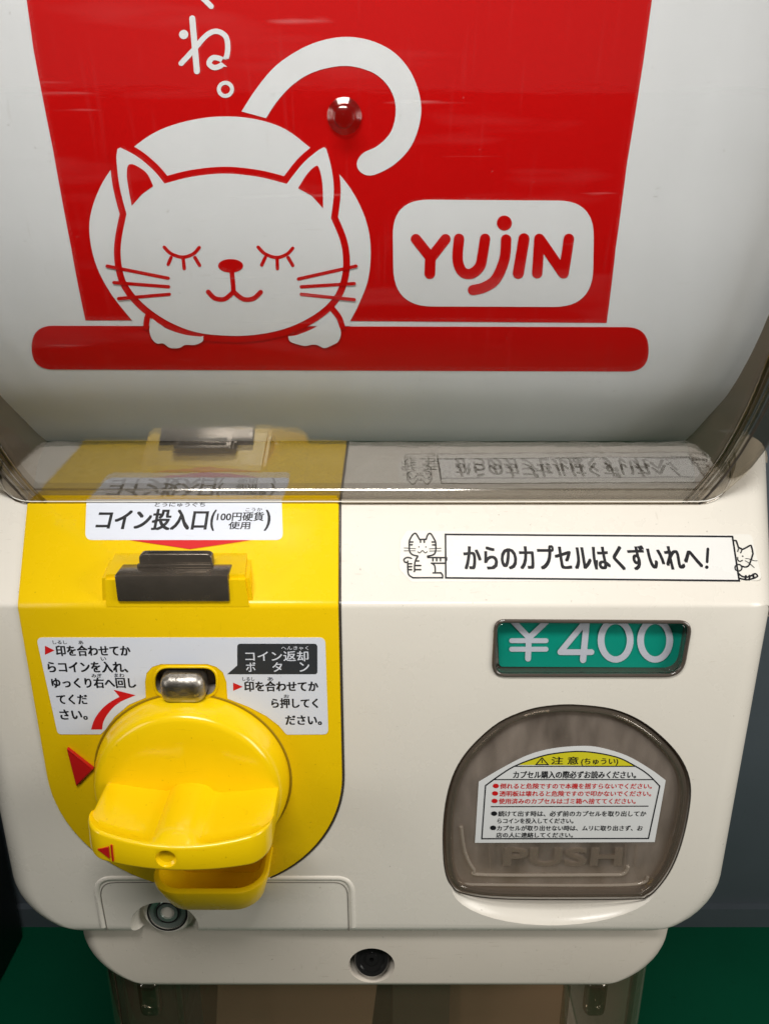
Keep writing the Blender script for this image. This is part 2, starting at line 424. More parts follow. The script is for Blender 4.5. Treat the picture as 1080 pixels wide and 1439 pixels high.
def lathe(name, prof, origin, axis, mat, parent, n=48, smooth=35):
    """profile of (radius, distance along axis)"""
    ax = Vector(axis).normalized(); a = ax.orthogonal().normalized(); b = ax.cross(a); o = Vector(origin)
    V, Fc = [], []
    for r, d in prof: V += [o+ax*d+(a*math.cos(2*PI*k/n)+b*math.sin(2*PI*k/n))*max(r, 1e-5) for k in range(n)]
    for i in range(len(prof)-1):
        for k in range(n): Fc.append((i*n+k, i*n+(k+1) % n, (i+1)*n+(k+1) % n, (i+1)*n+k))
    Fc.append(tuple(range(n-1, -1, -1))); Fc.append(tuple((len(prof)-1)*n+k for k in range(n)))
    return link(name, V, Fc, mat, parent, smooth)
def rbox(name, c, size, bev, mat, parent, seg=4, rot=None):
    bm = bmesh.new(); bmesh.ops.create_cube(bm, size=1)
    for v in bm.verts: v.co = Vector((v.co.x*size[0], v.co.y*size[1], v.co.z*size[2]))
    bmesh.ops.bevel(bm, geom=bm.edges[:], offset=bev, segments=seg, profile=.5, affect='EDGES')
    if rot: bmesh.ops.rotate(bm, verts=bm.verts, cent=(0, 0, 0), matrix=rot)
    me = bpy.data.meshes.new(name)
    for v in bm.verts: v.co += Vector(c)
    bm.to_mesh(me); bm.free()
    o = bpy.data.objects.new(name, me); COL.objects.link(o); me.materials.append(mat); o.parent = parent; do_smooth(me, 40); return o
def carve(o, cutters):
    for c in cutters:
        recalc(c)
        m = o.modifiers.new('cut', 'BOOLEAN'); m.operation = 'DIFFERENCE'; m.object = c; m.solver = 'EXACT'
    dg = bpy.context.evaluated_depsgraph_get(); dg.update()
    me = bpy.data.meshes.new_from_object(o.evaluated_get(dg)); o.modifiers.clear()
    mats = list(o.data.materials); o.data = me
    me.materials.clear()
    for k in mats: me.materials.append(k)
    me.polygons.foreach_set('material_index', [0]*len(me.polygons))
    do_smooth(me, 30)
def loft_body(name, prof, wfun, r, yback, mat, parent, ns=8):
    """shell whose front profile runs top -> bottom; rounded side corners of radius r.
    prof: list of (y, z, inward offset point function)"""
    rows = []
    for (p, inner) in prof:
        row = []
        ph = [PI/2*k/ns for k in range(ns+1)]
        for sgn in (-1, 1):
            seq = []
            for a in ph:
                d = r*(1-math.cos(a)); q = inner(d); x = wfun(q[1])-r+r*math.sin(a)
                seq.append(Vector((sgn*x, q[0], q[1])))
            q = inner(r); seq.append(Vector((sgn*wfun(q[1]), yback, q[1])))
            row += seq[::-1] if sgn < 0 else seq
        rows.append(row)
    n = len(rows[0]); V = [v for rw in rows for v in rw]; Fc = []
    for i in range(len(rows)-1):
        for k in range(n-1): Fc.append((i*n+k, (i+1)*n+k, (i+1)*n+k+1, i*n+k+1))
        Fc.append((i*n, i*n+n-1, (i+1)*n+n-1, (i+1)*n))
    Fc.append(tuple(range(n))); Fc.append(tuple((len(rows)-1)*n+k for k in range(n-1, -1, -1)))
    o = link(name, V, Fc, mat, parent); recalc(o); do_smooth(o.data, 30); return o
def path_profile(pts, rad, seg=5, sub=None):
    """rounded polyline (y,z) with inward offset functions; interior lies to +y / below"""
    lines = []
    for i in range(len(pts)-1):
        a, b = Vector(pts[i]), Vector(pts[i+1]); t = (b-a).normalized(); lines.append((a, t, Vector((-t.y, t.x))))   # inward normal
    def inter(l1, l2, d):
        a = l1[0]+l1[2]*d; b = l2[0]+l2[2]*d; t1, t2 = l1[1], l2[1]
        den = t1.x*t2.y-t1.y*t2.x; k = ((b.x-a.x)*t2.y-(b.y-a.y)*t2.x)/den; return a+t1*k
    out = []
    def straight(i, p): return (tuple(p), lambda d, p=Vector(p), nn=lines[i][2]: tuple(p+nn*d))
    cur = Vector(pts[0])
    for i in range(len(lines)):
        end = Vector(pts[i+1]); rr = rad[i+1] if i+1 < len(pts)-1 else 0
        if rr:
            l1, l2 = lines[i], lines[i+1]; c = inter(l1, l2, rr); s = c-l1[2]*rr
        else: s = end
        nsub = (sub or {}).get(i, 1)
        for k in range(nsub): out.append(straight(i, cur.lerp(s, k/nsub)))
        out.append(straight(i, s))
        if rr:
            a0 = math.atan2(-l1[2].y, -l1[2].x); a1 = math.atan2(-l2[2].y, -l2[2].x)
            while a1-a0 > PI: a1 -= 2*PI
            while a0-a1 > PI: a1 += 2*PI
            for k in range(1, seg+1):
                a = a0+(a1-a0)*k/seg; u = Vector((math.cos(a), math.sin(a)))
                def f(d, u=u, c=c, rr=rr, l1=l1, l2=l2): return tuple(c+u*(rr-d)) if d <= rr else tuple(inter(l1, l2, d))
                out.append((tuple(c+u*rr), f))
            cur = c-l2[2]*rr
        else: cur = end
    res = [out[0]]
    for o in out[1:]:
        if (Vector(o[0])-Vector(res[-1][0])).length > 1e-6: res.append(o)
    return res

# ================================================================== setting
ZF = -.59
fl = link('floor', [(-4, -4, ZF), (4, -4, ZF), (4, .385, ZF), (-4, .385, ZF)], [(0, 1, 2, 3)], M['floor']); fl['kind'] = 'structure'
wl = link('wall', [(x, y, z) for x in (-4, 4) for y in (.38, .44) for z in (ZF-.01, 1.6)],
          [(0, 1, 3, 2), (4, 6, 7, 5), (0, 4, 5, 1), (2, 3, 7, 6), (1, 5, 7, 3), (0, 2, 6, 4)], M['wall'])
wl['label'] = 'dark slate blue wall rising behind the machine from the green floor'; wl['category'] = 'wall'

V, Fc = [], []
sk = link('skirting', [(x, y, z) for x in (-4, 4) for y in (.372, .381) for z in (ZF-.002, ZF+.026)],
          [(0, 1, 3, 2), (4, 6, 7, 5), (0, 4, 5, 1), (2, 3, 7, 6), (1, 5, 7, 3), (0, 2, 6, 4)], M['wall'], wl)
cab = rbox('cabinet', (-.695, .08, -.04), (.60, .56, 1.10), .006, M['cabinet'], None, 2)
cab['label'] = 'black cabinet standing on the green floor to the left of the cream machine'; cab['category'] = 'cabinet'

# ================================================================== the machine
mach = thing('capsule_machine', 'cream capsule toy machine with yellow coin panel, turning knob and clear upper case', 'vending machine')
W, ZB, RC = .1853, -.1928, .034
def wbody(z):
    k = ZB+RC-z
    return W if k <= 0 else W-RC+math.sqrt(max(0, RC*RC-k*k))
prof = path_profile([(.34, .0560), (.080, .0560), (0, 0), (0, ZB), (.34, ZB)], [0, .004, .0035, .006, 0], 5)
# extra stations round the lower corners
def insert_stations(prof):
    out = []
    for i, st in enumerate(prof):
        out.append(st)
        if i+1 < len(prof):
            (a, fa), (b, fb) = st, prof[i+1]
            if abs(a[0]) < 1e-5 and abs(b[0]) < 1e-5 and a[1]-b[1] > .05:
                zs = [ZB+RC-RC*math.sin(PI/2*k/10) for k in range(0, 10)]
                for z in [-.03, -.06, -.09, -.12]+zs:
                    if b[1]+.0005 < z < a[1]: out.append(((0, z), lambda d, z=z: (d, z)))
    return out
prof = insert_stations(prof)
body = loft_body('body_shell', prof, wbody, .015, .34, M['cream'], mach)
for v in body.data.vertices:       # the top of the shell widens a little towards the case
    f = min(1, max(0, (v.co.z+.004)/.012)); f = f*f*(3-2*f)
    v.co.x = v.co.x-.0042+math.copysign(.016*f*min(1.4, v.co.y/.0448), v.co.x)

# --- openings
OFF2 = (540, 840)
flap_px = [(540, 300), (640, 312), (720, 345), (790, 400), (838, 460), (860, 525), (856, 600), (836, 690), (808, 762), (772, 815), (738, 843), (690, 851), (350, 851), (225, 836), (187, 812), (169, 770), (163, 700), (165, 620), (178, 540), (205, 470), (250, 410), (320, 350), (400, 315), (470, 302)]
flap_uv = pxpoly(FR, spline(flap_px, True, 4), OFF2, 2)
cut1 = prism('cutter', flap_uv, FR, -.062, .01, None, None)
win_px = rounded([(110, 66), (990, 71), (946, 318), (97, 317)], [48, 50, 95, 60], 8)
WOFF = (660, 850); WSC = 1080/340
win_uv = pxpoly(FR, win_px, WOFF, WSC)
cut2 = prism('cutter', win_uv, FR, -.008, .01, None, None)
fu = [u for u, v in flap_uv]; fcx = (min(fu)+max(fu))/2; fzb = min(v for u, v in flap_uv)
# finger scoop: a shallow bowl sunk under the flap
def ellipsoid(name, c, r, n=40, m=20):
    V = [Vector((c[0], c[1], c[2]+r[2]))]; Fc = []
    for i in range(1, m):
        t = PI*i/m
        V += [Vector((c[0]+r[0]*math.sin(t)*math.cos(2*PI*k/n), c[1]+r[1]*math.sin(t)*math.sin(2*PI*k/n), c[2]+r[2]*math.cos(t))) for k in range(n)]
    V.append(Vector((c[0], c[1], c[2]-r[2]))); e = len(V)-1
    for k in range(n): Fc.append((0, 1+k, 1+(k+1) % n)); Fc.append((e, e-n+(k+1) % n, e-n+k))
    for i in range(m-2):
        for k in range(n): a = 1+i*n; Fc.append((a+k, a+n+k, a+n+(k+1) % n, a+(k+1) % n))
    return link(name, V, Fc, None)
sc_u0 = FR.uv(632, 1250)[0]; sc_u1 = FR.uv(926, 1250)[0]; sc_z = FR.uv(790, 1301)[1]
sc_zc = FR.uv(790, 1246)[1]
cut3 = ellipsoid('cutter', ((sc_u0+sc_u1)/2, -.002, sc_zc), ((sc_u1-sc_u0)/2*1.0, .013, sc_zc-sc_z))
# lock recess in the hatch
lk = FR.uv(231, 1300)
cut4 = ellipsoid('cutter', (lk[0], -.006, lk[1]-.001), (.0185, .022, .017))
# return button recess
btn_px = rrect(218, 935, 306, 977, 20, 8); btn_uv = pxpoly(FR, btn_px)
cut5 = prism('cutter', btn_uv, FR, -.010, .01, None, None)
carve(body, [cut1, cut2, cut3, cut4, cut5])

# --- yellow coin panel: wraps from the shelf over the ridge down the front
xl, xr = -.157, -.0152; xc = (xl+xr)/2; hw = (xr-xl)/2; zc = -.0905
panel = [(xr-.0004*k, 0) for k in range(1)]
def panel_mesh():
    pf = [q for q in path_profile([(.080, .0560), (0, 0), (0, zc)], [0, .0035, 0], 5)]
    V, Fc = [], []; T = .0011
    rows = [q[1](-T) for q in pf]; inn = [q[1](.0005) for q in pf]
    e = .0010
    for (a, b), (c, d) in zip(rows, inn):
        n_in = Vector((c-a, d-b)).normalized()
        V += [Vector((xl, c, d)), Vector((xl, a+n_in.x*e, b+n_in.y*e)), Vector((xl+e*.3, a+n_in.x*e*.3, b+n_in.y*e*.3)), Vector((xl+e, a, b)), Vector((xr-e, a, b)), Vector((xr-e*.3, a+n_in.x*e*.3, b+n_in.y*e*.3)), Vector((xr, a+n_in.x*e, b+n_in.y*e)), Vector((xr, c, d))]
    n = 8
    for i in range(len(rows)-1):
        for k in range(n-1): Fc.append((i*n+k, (i+1)*n+k, (i+1)*n+k+1, i*n+k+1))
        Fc.append((i*n, i*n+7, (i+1)*n+7, (i+1)*n))
    # lower semicircle
    N = 40; b0 = len(V); last = (len(rows)-1)*n
    loops = []
    for (rr, y) in ((hw, .0005), (hw, -T+e), (hw-e*.3, -T+e*.3), (hw-e, -T)):
        lp = []
        for k in range(1, N):
            a = PI+PI*k/N; lp.append(len(V)); V.append(Vector((xc+rr*math.cos(a), y, zc+rr*math.sin(a))))
        loops.append(lp)
    ends = [(last+0, last+7), (last+1, last+6), (last+2, last+5), (last+3, last+4)]
    full = [[ends[j][0]]+loops[j]+[ends[j][1]] for j in range(4)]
    for j in range(3):
        for k in range(N): Fc.append((full[j][k], full[j][k+1], full[j+1][k+1], full[j+1][k]))
    Fc.append(tuple(full[3])); Fc.append(tuple(full[0][::-1]))
    Fc.append(tuple(range(7, -1, -1)))
    o = link('coin_panel', V, Fc, M['yellow'], mach); recalc(o); do_smooth(o.data, 30); return o
cp = panel_mesh()
for v in cp.data.vertices:
    f = min(1, max(0, (v.co.z+.001)/.003))
    v.co.x += (-.0096 if v.co.x < xc else -.0016)*f*v.co.y/.0448
cut6 = prism('cutter', btn_uv, FR, -.010, .01, None, None)
carve(cp, [cut6])
for c in (cut1, cut2, cut3, cut4, cut5, cut6): bpy.data.objects.remove(c)
PT = .0011                        # panel thickness: the artwork on it sits above this
# dark seam beside the yellow panel
seam = [Vector((x_, y_, z_)) for x_, y_, z_ in ()]
sm = []
for q in path_profile([(.080, .0560), (0, 0), (0, zc)], [0, .0035, 0], 5): a = q[1](-.0001); sm.append((xr+.0006-.0016*max(0, a[0])/.0448, a[0], a[1]))
for k in range(1, 41):
    a = -PI*.58*k/40; sm.append((xc+(hw+.0006)*math.cos(a), -.0001, zc+(hw+.0006)*math.sin(a)))
tube('seam', sm, .00055, M['dark_edge'], cp, 6)

# raised housing round the coin slot
zt = .0142
h0 = [FR.uv(143, 808)[0], FR.uv(350, 808)[0]]
hb = [SP.uv(158, 769), SP.uv(352, 769)]
yb = hb[0][1]/SL
V = [(h0[0]-.0012, -.0012, -.0005), (h0[1]+.0012, -.0012, -.0005), (h0[1], -.0012, zt), (h0[0], -.0012, zt), (hb[0][0], yb+.003, zt+.0022), (hb[1][0], yb+.003, zt+.0022), (hb[1][0]+.001, yb+.003, .012), (hb[0][0]-.001, yb+.003, .012)]
hs = link('coin_housing', V, [(0, 1, 2, 3), (3, 2, 5, 4), (0, 3, 4, 7), (1, 6, 5, 2), (4, 5, 6, 7), (0, 7, 6, 1)], M['yellow'], cp)
bm = bmesh.new(); bm.from_mesh(hs.data); bmesh.ops.recalc_face_normals(bm, faces=bm.faces)
bmesh.ops.bevel(bm, geom=[e for e in bm.edges if all(v.co.z > .013 for v in e.verts) or (abs(e.verts[0].co.y-e.verts[1].co.y) < 1e-4 and abs(e.verts[0].co.z-e.verts[1].co.z) > .01 and e.verts[0].co.y < 0)], offset=.0018, segments=4, affect='EDGES')
bm.to_mesh(hs.data); bm.free(); do_smooth(hs.data, 40)
# dark metal slot block with its standing plate
s0 = FR.uv(164, 812)[0]; s1 = FR.uv(322, 812)[0]; zlo = FR.uv(243, 842)[1]
slot = rbox('coin_slot', ((s0+s1)/2, .0035, (zlo+zt+.0012)/2), (s1-s0, .0125, zt+.0012-zlo), .0008, M['slot'], mach, 2)
TOPZ = zt+.0012
def topx(px, py): d = ray(px, py); t = (TOPZ-CAM.z)/d.z; return CAM+d*t
pa, pb = topx(195, 797), topx(298, 797)
pl = [(pa.x, TOPZ-.0008), (pb.x, TOPZ-.0008), (pb.x, TOPZ+.0058), (pa.x, TOPZ+.0058)]
ypl = pa.y
prism('slot_plate', rounded(pl, [0, 0, .0028, .0028], 6), Front(ypl+.0052), 0, .0040, M['slot'], slot, .0006)
rbox('slot_slit', ((pa.x+pb.x)/2, ypl+.0029, TOPZ+.00585), ((pb.x-pa.x)*.74, .0014, .0004), .0001, M['black'], slot, 1)
rbox('slot_lip', ((pa.x+pb.x)/2, ypl+.0004, TOPZ+.0006), (pb.x-pa.x+.0012, .0022, .0016), .0004, M['slot'], slot, 2)

# --- coin label on the shelf
lb = Sheet(SP); lb.add(rounded([(123, 704), (396, 704), (398, 761), (121, 761)], [0, 0, 10, 10]))
coinlab = lb.build('coin_label', PT+.00025, M['label'], mach, .0002)
t = Sheet(SP)
t.text('コイン投入口', (139, 718, 292, 747), .018)
t.text('とうにゅうぐち', (219, 708.5, 289, 714.5), .01)
t.text('(', (297, 719, 303, 748), .01); t.text(')', (373, 719, 380, 748), .01)
t.text('100円硬貨', (306, 722, 371, 734.5), .013); t.text('使用', (322, 735.5, 352, 746), .013); t.text('こうか', (346, 716, 369, 721), .008)
t.build('lettering', PT+.0003, M['ink'], coinlab)
t = Sheet(SP); t.add([(184, 761.5), (353, 761.5), (268, 774)]); t.build('red_arrow', PT+.0004, M['redink'], coinlab)

# --- instruction label round the button and knob
O5 = (0, 840)
lb = Sheet(FR, O5, 2)
arc = [(785, 355), (750, 328), (700, 302), (641, 279), (638, 232), (628, 205), (610, 190), (585, 182), (455, 182), (430, 190), (414, 208), (410, 232), (412, 276), (365, 296), (325, 330), (300, 365)]
core = [(106, 108), (914, 108), (923, 379), (806, 380)]+arc+[(286, 379), (166, 379)]
lb.add(rounded(core, [14, 18, 14, 10]+[0]*len(arc)+[8, 14]))
ins = lb.build('instruction_label', PT+.00025, M['label'], mach, .0002)
OI = (40, 880); SI = 1080/440
LT = (('印を合わせてか', (100, 61, 354, 97), 0), ('らコインを入れ、', (72, 117, 345, 154), 0), ('ゆっくり右へ回し', (85, 172, 373, 207), 0), ('てくだ', (103, 230, 207, 263), 0), ('さい。', (114, 282, 206, 316), 0),
      ('印を合わせてか', (747, 184, 999, 219), 1), ('ら押してく', (840, 243, 998, 276), 1), ('ださい。', (888, 302, 1011, 334), 1),
      ('しるし', (89, 44, 137, 56), 0), ('あ', (177, 44, 193, 57), 0), ('い', (254, 101, 272, 113), 0), ('みぎ', (222, 158, 257, 171), 0), ('まわ', (300, 157, 334, 170), 0), ('しるし', (740, 170, 781, 182), 1), ('あ', (826, 170, 845, 182), 1), ('お', (882, 229, 900, 241), 1))
for side in (0, 1):
    t = Sheet(FR, OI, SI)
    for s_, b, k_ in LT:
        if k_ == side: t.text(s_, b, .022 if b[3]-b[1] > 20 else .010)
    t.build('lettering', PT+.0003, M['ink'], ins)
t = Sheet(FR, OI, SI); t.add(rounded([(722, 55), (997, 55), (997, 160), (687, 160), (722, 130)], [12, 12, 10, 0, 0])); t.build('speech_bubble', PT+.00032, M['bubble'], ins)
t = Sheet(FR, OI, SI)
t.text('コイン返却', (750, 80, 966, 115), .008); t.text('へんきゃく', (873, 63, 966, 76), .004)
for s_, x in (('ボ', 752), ('タ', 843), ('ン', 936)): t.text(s_, (x, 119, x+33, 151), .008)
t.build('bubble_lettering', PT+.00036, M['label'], ins)
t = Sheet(FR, OI, SI)
for q in ([(62, 62), (95, 78), (62, 93)], [(708, 189), (741, 203), (708, 217)]):
    t2 = Sheet(FR, OI, SI); t2.add(q); t2.build('red_marker', PT+.00032, M['redink'], ins)
t.add(spline([(220, 350), (232, 315), (255, 282), (285, 256), (318, 238)])+[(297, 213), (373, 232), (302, 262), (322, 250)][:3]+spline([(323, 254), (298, 272), (275, 300), (262, 325), (258, 350)]))
t.build('red_arrow', PT+.00032, M['redink'], ins)

# --- coin return button
bc = FR.uv(260, 957); bw = FR.uv(290, 957)[0]-FR.uv(228, 957)[0]
rbox('return_button', (bc[0], -.0012, bc[1]-.001), (bw, .014, .0145), .0048, M['steel'], mach, 5)
tube('button_bezel', [FR.P(u, v, PT+.0002) for u, v in btn_uv], .0007, M['yellow'], cp, 8, True)
lin_uv = [(u, v) for u, v in btn_uv]
link('button_well', [FR.P(u, v, -.0095) for u, v in lin_uv]+[FR.P(u, v, -.0005) for u, v in shrink(lin_uv, .0002)],
     [tuple(range(len(lin_uv)))]+[(i, (i+1) % len(lin_uv), len(lin_uv)+(i+1) % len(lin_uv), len(lin_uv)+i) for i in range(len(lin_uv))], M['chute'], cp)

# --- red pointer beside the knob
prism('red_pointer', rounded(pxpoly(FR, [(96, 1046), (134, 1076), (110, 1101)]), .0005, 3), FR, 0, PT+.0016, M['redraised'], cp, .0005)

# --- turning knob
kc = (-.0865, 0, -.0915)
knob = lathe('turning_knob', [(.0462, -.0005), (.0462, .002), (.0455, .006), (.0443, .0105), (.0433, .0130), (.0422, .0143), (.0405, .0150), (.030, .0156), (.001, .0160)], kc, (0, -1, 0), M['yellow_gloss'], mach, 72, 30)
# grip bar across the knob
def grip():
    hx = .0395; NX = 48; V, Fc = [], []; K = 0
    for i in range(NX+1):
        s_ = -1+2*i/NX; s_ = math.copysign(1-(1-abs(s_))**1.6, s_); x = s_*hx
        e = max(0, (abs(x)-(hx-.009))/.009); corner = .009*(1-math.sqrt(max(0, 1-e*e)))
        yf = -.0530+.0065*(x/hx)**2+corner
        sh = .0022*(1-math.sqrt(max(0, 1-e*e)))
        rib = .0030*math.sqrt(max(0, 1-(x/.0085)**2)) if abs(x) < .0085 else 0
        edge = min(1, max(0, (abs(x)-.0085)/.0022)) if abs(x) > .0085 else 0
        top = .0050+.0042*(x/hx)**2-sh; bot = -.0078+sh+.0005*(x/hx)**2
        r = .0016
        sec = []
        NYT = 14
        for k in range(NYT+1):        # top from disc to front
            y = -.012+(yf+r+.012)*k/NYT
            f = min(1, max(0, (y-(yf+r+.0005))/.004))
            f = f*f*(3-2*f)
            sec.append((y, top-.0021*edge*f+rib*min(1, f*1.2)))
        for k in range(1, 5): a = PI/2*k/5; sec.append((yf+r-r*math.sin(a), top-r+r*math.cos(a)))
        for k in range(0, 5): a = PI/2*k/5; sec.append((yf+r-r*math.cos(a), bot+r-r*math.sin(a)))
        for k in range(0, 5): sec.append((yf+r+(-.012-yf-r)*k/4, bot))
        K = len(sec); V += [Vector((x, y, z)) for y, z in sec]
    for i in range(NX):
        for k in range(K): Fc.append((i*K+k, i*K+(k+1) % K, (i+1)*K+(k+1) % K, (i+1)*K+k))
    Fc.append(tuple(range(K))); Fc.append(tuple(NX*K+k for k in range(K-1, -1, -1)))
    return V, Fc
V, Fc = grip()
gr = link('handle', V, Fc, M['yellow_gloss'], knob); recalc(gr); do_smooth(gr.data, 32)
gr.location = (kc[0]+.003, 0, kc[2]+.0005); gr.rotation_euler = (0, math.radians(2.2), 0)
dim = lathe('cutter', [(.0046, -.004), (.0044, .0022), (.0034, .0030), (.0001, .0034)], (-.003, -.0540, -.0012), (0, 1, 0), None, None, 32)
dim.location = gr.location; dim.rotation_euler = gr.rotation_euler
carve(gr, [dim]); bpy.data.objects.remove(dim)
def grip_front(x): return -.0530+.0065*(x/.0395)**2+.009*(1-math.sqrt(max(0, 1-max(0, (abs(x)-.0305)/.009)**2)))
def on_grip(name, pts, h, mat):
    n_ = len(pts); V = [Vector((x, grip_front(x)-h, z)) for x, z in pts]+[Vector((x, grip_front(x)+.0008, z)) for x, z in pts]
    o = link(name, V, [tuple(range(n_))]+[(i, (i+1) % n_, n_+(i+1) % n_, n_+i) for i in range(n_)], mat, knob); recalc(o)
    o.location = gr.location; o.rotation_euler = gr.rotation_euler; return o
on_grip('red_marker', [(-.0330, -.0012), (-.0275, .0018), (-.0275, -.0042)], .0007, M['redraised'])
on_grip('red_marker', [(-.0266, .0030), (-.0258, .0030), (-.0258, -.0054), (-.0266, -.0054)], .0005, M['redraised'])
tube('knob_gap', [(kc[0]+.0468*math.cos(2*PI*k/64), -PT-.0001, kc[2]+.0468*math.sin(2*PI*k/64)) for k in range(64)], .0005, M['yellow_dark'], knob, 6, True)
# coin return cup under the knob
def cup():
    cx_, z0 = -.0778, -.1345; V, Fc = [], []
    def U(w_, yf, r_, n=8):
        p = [(-w_, .002), (-w_, yf+r_)]+[(-w_+r_-r_*math.cos(PI/2*k/n), yf+r_-r_*math.sin(PI/2*k/n)) for k in range(1, n+1)]
        return p+[(-a, b) for a, b in p[::-1]]
    L = [(U(.0185, -.014, .012), -.026), (U(.0238, -.0235, .013), -.016), (U(.0274, -.0300, .014), -.001), (U(.0274, -.0300, .014), .0006), (U(.0268, -.0292, .0135), .0012), (U(.0252, -.0276, .0125), .0012), (U(.0246, -.0270, .012), .0006), (U(.0236, -.0255, .012), -.003), (U(.0200, -.0190, .012), -.0125), (U(.0165, -.013, .011), -.0150)]
    m = len(L[0][0])
    for lp, z in L: V += [Vector((cx_+a, b, z0+z)) for a, b in lp]
    for i in range(len(L)-1):
        for k in range(m-1): Fc.append((i*m+k, i*m+k+1, (i+1)*m+k+1, (i+1)*m+k))
    Fc.append(tuple((len(L)-1)*m+k for k in range(m))); Fc.append(tuple(range(m-1, -1, -1)))
    o = link('coin_return_cup', V, Fc, M['yellow'], mach); recalc(o); do_smooth(o.data, 40); return o
cup()

# --- service hatch with lock
hp = pxpoly(FR, rounded([(145, 1303), (132, 1234), (494, 1234), (496, 1303)], [0, 22, 22, 0], 8))
lkp = FR.uv(231, 1300)
hatch = tube('service_hatch', [FR.P(u, v, -.0013) for u, v in hp], .0020, M['cream'], mach, 16)
hp2 = pxpoly(FR, rounded([(151, 1308), (138, 1240), (488, 1240), (490, 1308)], [0, 20, 20, 0], 8))
tube('seam', [FR.P(u, v, -.0001) for u, v in hp2], .00035, M['seam'], hatch, 6)
ax = Vector((0, -.99, .14)).normalized()
lo = Vector((lk[0]+.0008, .0085, lk[1]+.0028))
lockc = lathe('lock', [(.0148, -.012), (.0148, -.003), (.0136, .0015), (.0118, .0038), (.0110, .0043), (.0104, .0041), (.0102, .0030)], lo, ax, M['cream'], mach, 48)
lathe('lock_face', [(.0101, -.002), (.0101, .0031), (.0094, .0036), (.0086, .0034), (.0062, .0030), (.0060, .0038), (.0036, .0040), (.0034, .0030), (.0002, .0029)], lo, ax, M['chrome'], lockc, 48)
rg = [lo+ax*.0037+(ax.orthogonal().normalized()*math.cos(2*PI*k/40)+ax.cross(ax.orthogonal().normalized())*math.sin(2*PI*k/40))*.0058 for k in range(40)]
tube('lock_ring', rg, .0005, M['black'], lockc, 6, True)
rg = [lo+ax*.0040+(ax.orthogonal().normalized()*math.cos(2*PI*k/40)+ax.cross(ax.orthogonal().normalized())*math.sin(2*PI*k/40))*.0103 for k in range(40)]
tube('lock_ring', rg, .0005, M['black'], lockc, 6, True)

# --- price window and the card in it
rimw = tube('price_window', [FR.P(u, v, .0002) for u, v in shrink(win_uv, .0005)], .0009, M['bezel'], mach, 10, True)
prism('window_lens', shrink(win_uv, .0016), FR, -.0012, .0008, M['lens'], rimw, .0006)
inn = shrink(win_uv, .0012)
link('window_well', [FR.P(u, v, -.0078) for u, v in inn]+[FR.P(u, v, -.0012) for u, v in inn],
     [(i, (i+1) % len(inn), len(inn)+(i+1) % len(inn), len(inn)+i) for i in range(len(inn))], M['bezel'], rimw)
GF = Front(.0052)
price = thing('price_card', 'green price card with white yen figures behind the small clear window', 'price tag')
pc = Sheet(GF, WOFF, WSC); pc.add(rounded([(120, 40), (960, 45), (925, 268), (900, 280), (130, 276)], [8, 8, 20, 20, 20]))
pc.build('card', 0, M['green'], price, .0008)
t = Sheet(GF, WOFF, WSC); wd = 26
t.line([(186, 66), (263, 145)], wd, smooth=False); t.line([(347, 66), (263, 145)], wd, smooth=False); t.line([(262, 140), (258, 238)], wd, smooth=False)
t.line([(185, 158), (338, 158)], 22); t.line([(185, 196), (338, 196)], 22)
t.line([(516, 70), (402, 208)], wd, smooth=False); t.line([(402, 209), (540, 209)], wd, smooth=False); t.line([(520, 64), (503, 244)], wd+2, smooth=False)
t.add(circ(648, 156, 80, 100), circ(648, 156, 50, 72)); t.add(circ(824, 156, 80, 100), circ(824, 156, 50, 72))
t.build('lettering', .0004, M['label'], price)

# --- flap over the chute
m = len(flap_uv); li = shrink(flap_uv, .0004)
chute = link('chute', [FR.P(u, v, -.0615) for u, v in li]+[FR.P(u, v, -.002) for u, v in li], [tuple(range(m))]+[(i, (i+1) % m, m+(i+1) % m, m+i) for i in range(m)], M['chute'], mach)
fi = shrink(flap_uv, .0012)
flap = prism('chute_flap', fi, FR, -.0052, -.0030, M['flap'], mach, .0006)
fo = shrink(flap_uv, .0048); fmid = shrink(flap_uv, .0028)
V = [FR.P(u, v, -.0028) for u, v in fi]+[FR.P(u, v, -.0008) for u, v in shrink(flap_uv, .0018)]+[FR.P(u, v, -.0004) for u, v in fmid]+[FR.P(u, v, -.0012) for u, v in fo]+[FR.P(u, v, -.0028) for u, v in shrink(flap_uv, .0056)]
link('flap_rim', V, [(k*m+i, k*m+(i+1) % m, (k+1)*m+(i+1) % m, (k+1)*m+i) for k in range(4) for i in range(m)], M['flaprim'], flap, 40)
tube('flap_edge', [FR.P(u, v, -.0006) for u, v in shrink(flap_uv, .0003)], .00035, M['dark_edge'], flap, 6, True)
tube('flap_bead', [FR.P(u, v, -.0012) for u, v in shrink(flap_uv, .0036)], .0009, M['flaprim'], flap, 12, True)
FF = Front(.0030)
OW = (600, 1020); SW = 1080/380
t = Sheet(FF, OW, SW); t.text('PUSH', (310, 487, 770, 552), .05, 1.05)
for a, b in (((246, 475), (250, 560)), ((300, 475), (303, 560)), ((790, 475), (786, 560)), ((835, 475), (826, 560))): t.line([a, b], 5, smooth=False)
t.build('push_lettering', .0008, M['emboss'], flap, .0007)
for pts, r_ in (([(135, 400), (150, 500), (185, 570), (230, 592), (700, 592), (780, 588), (800, 560)], .0009), ([(110, 610), (150, 628), (260, 632), (800, 632), (880, 600)], .0008), ([(100, 640), (150, 662), (700, 666), (850, 655), (905, 620)], .0007)):
    q = pxpoly(FF, spline(pts, False, 6), OW, SW); tube('flap_ridge', [FF.P(u, v, .0004) for u, v in q], r_, M['ridge'], flap, 8)
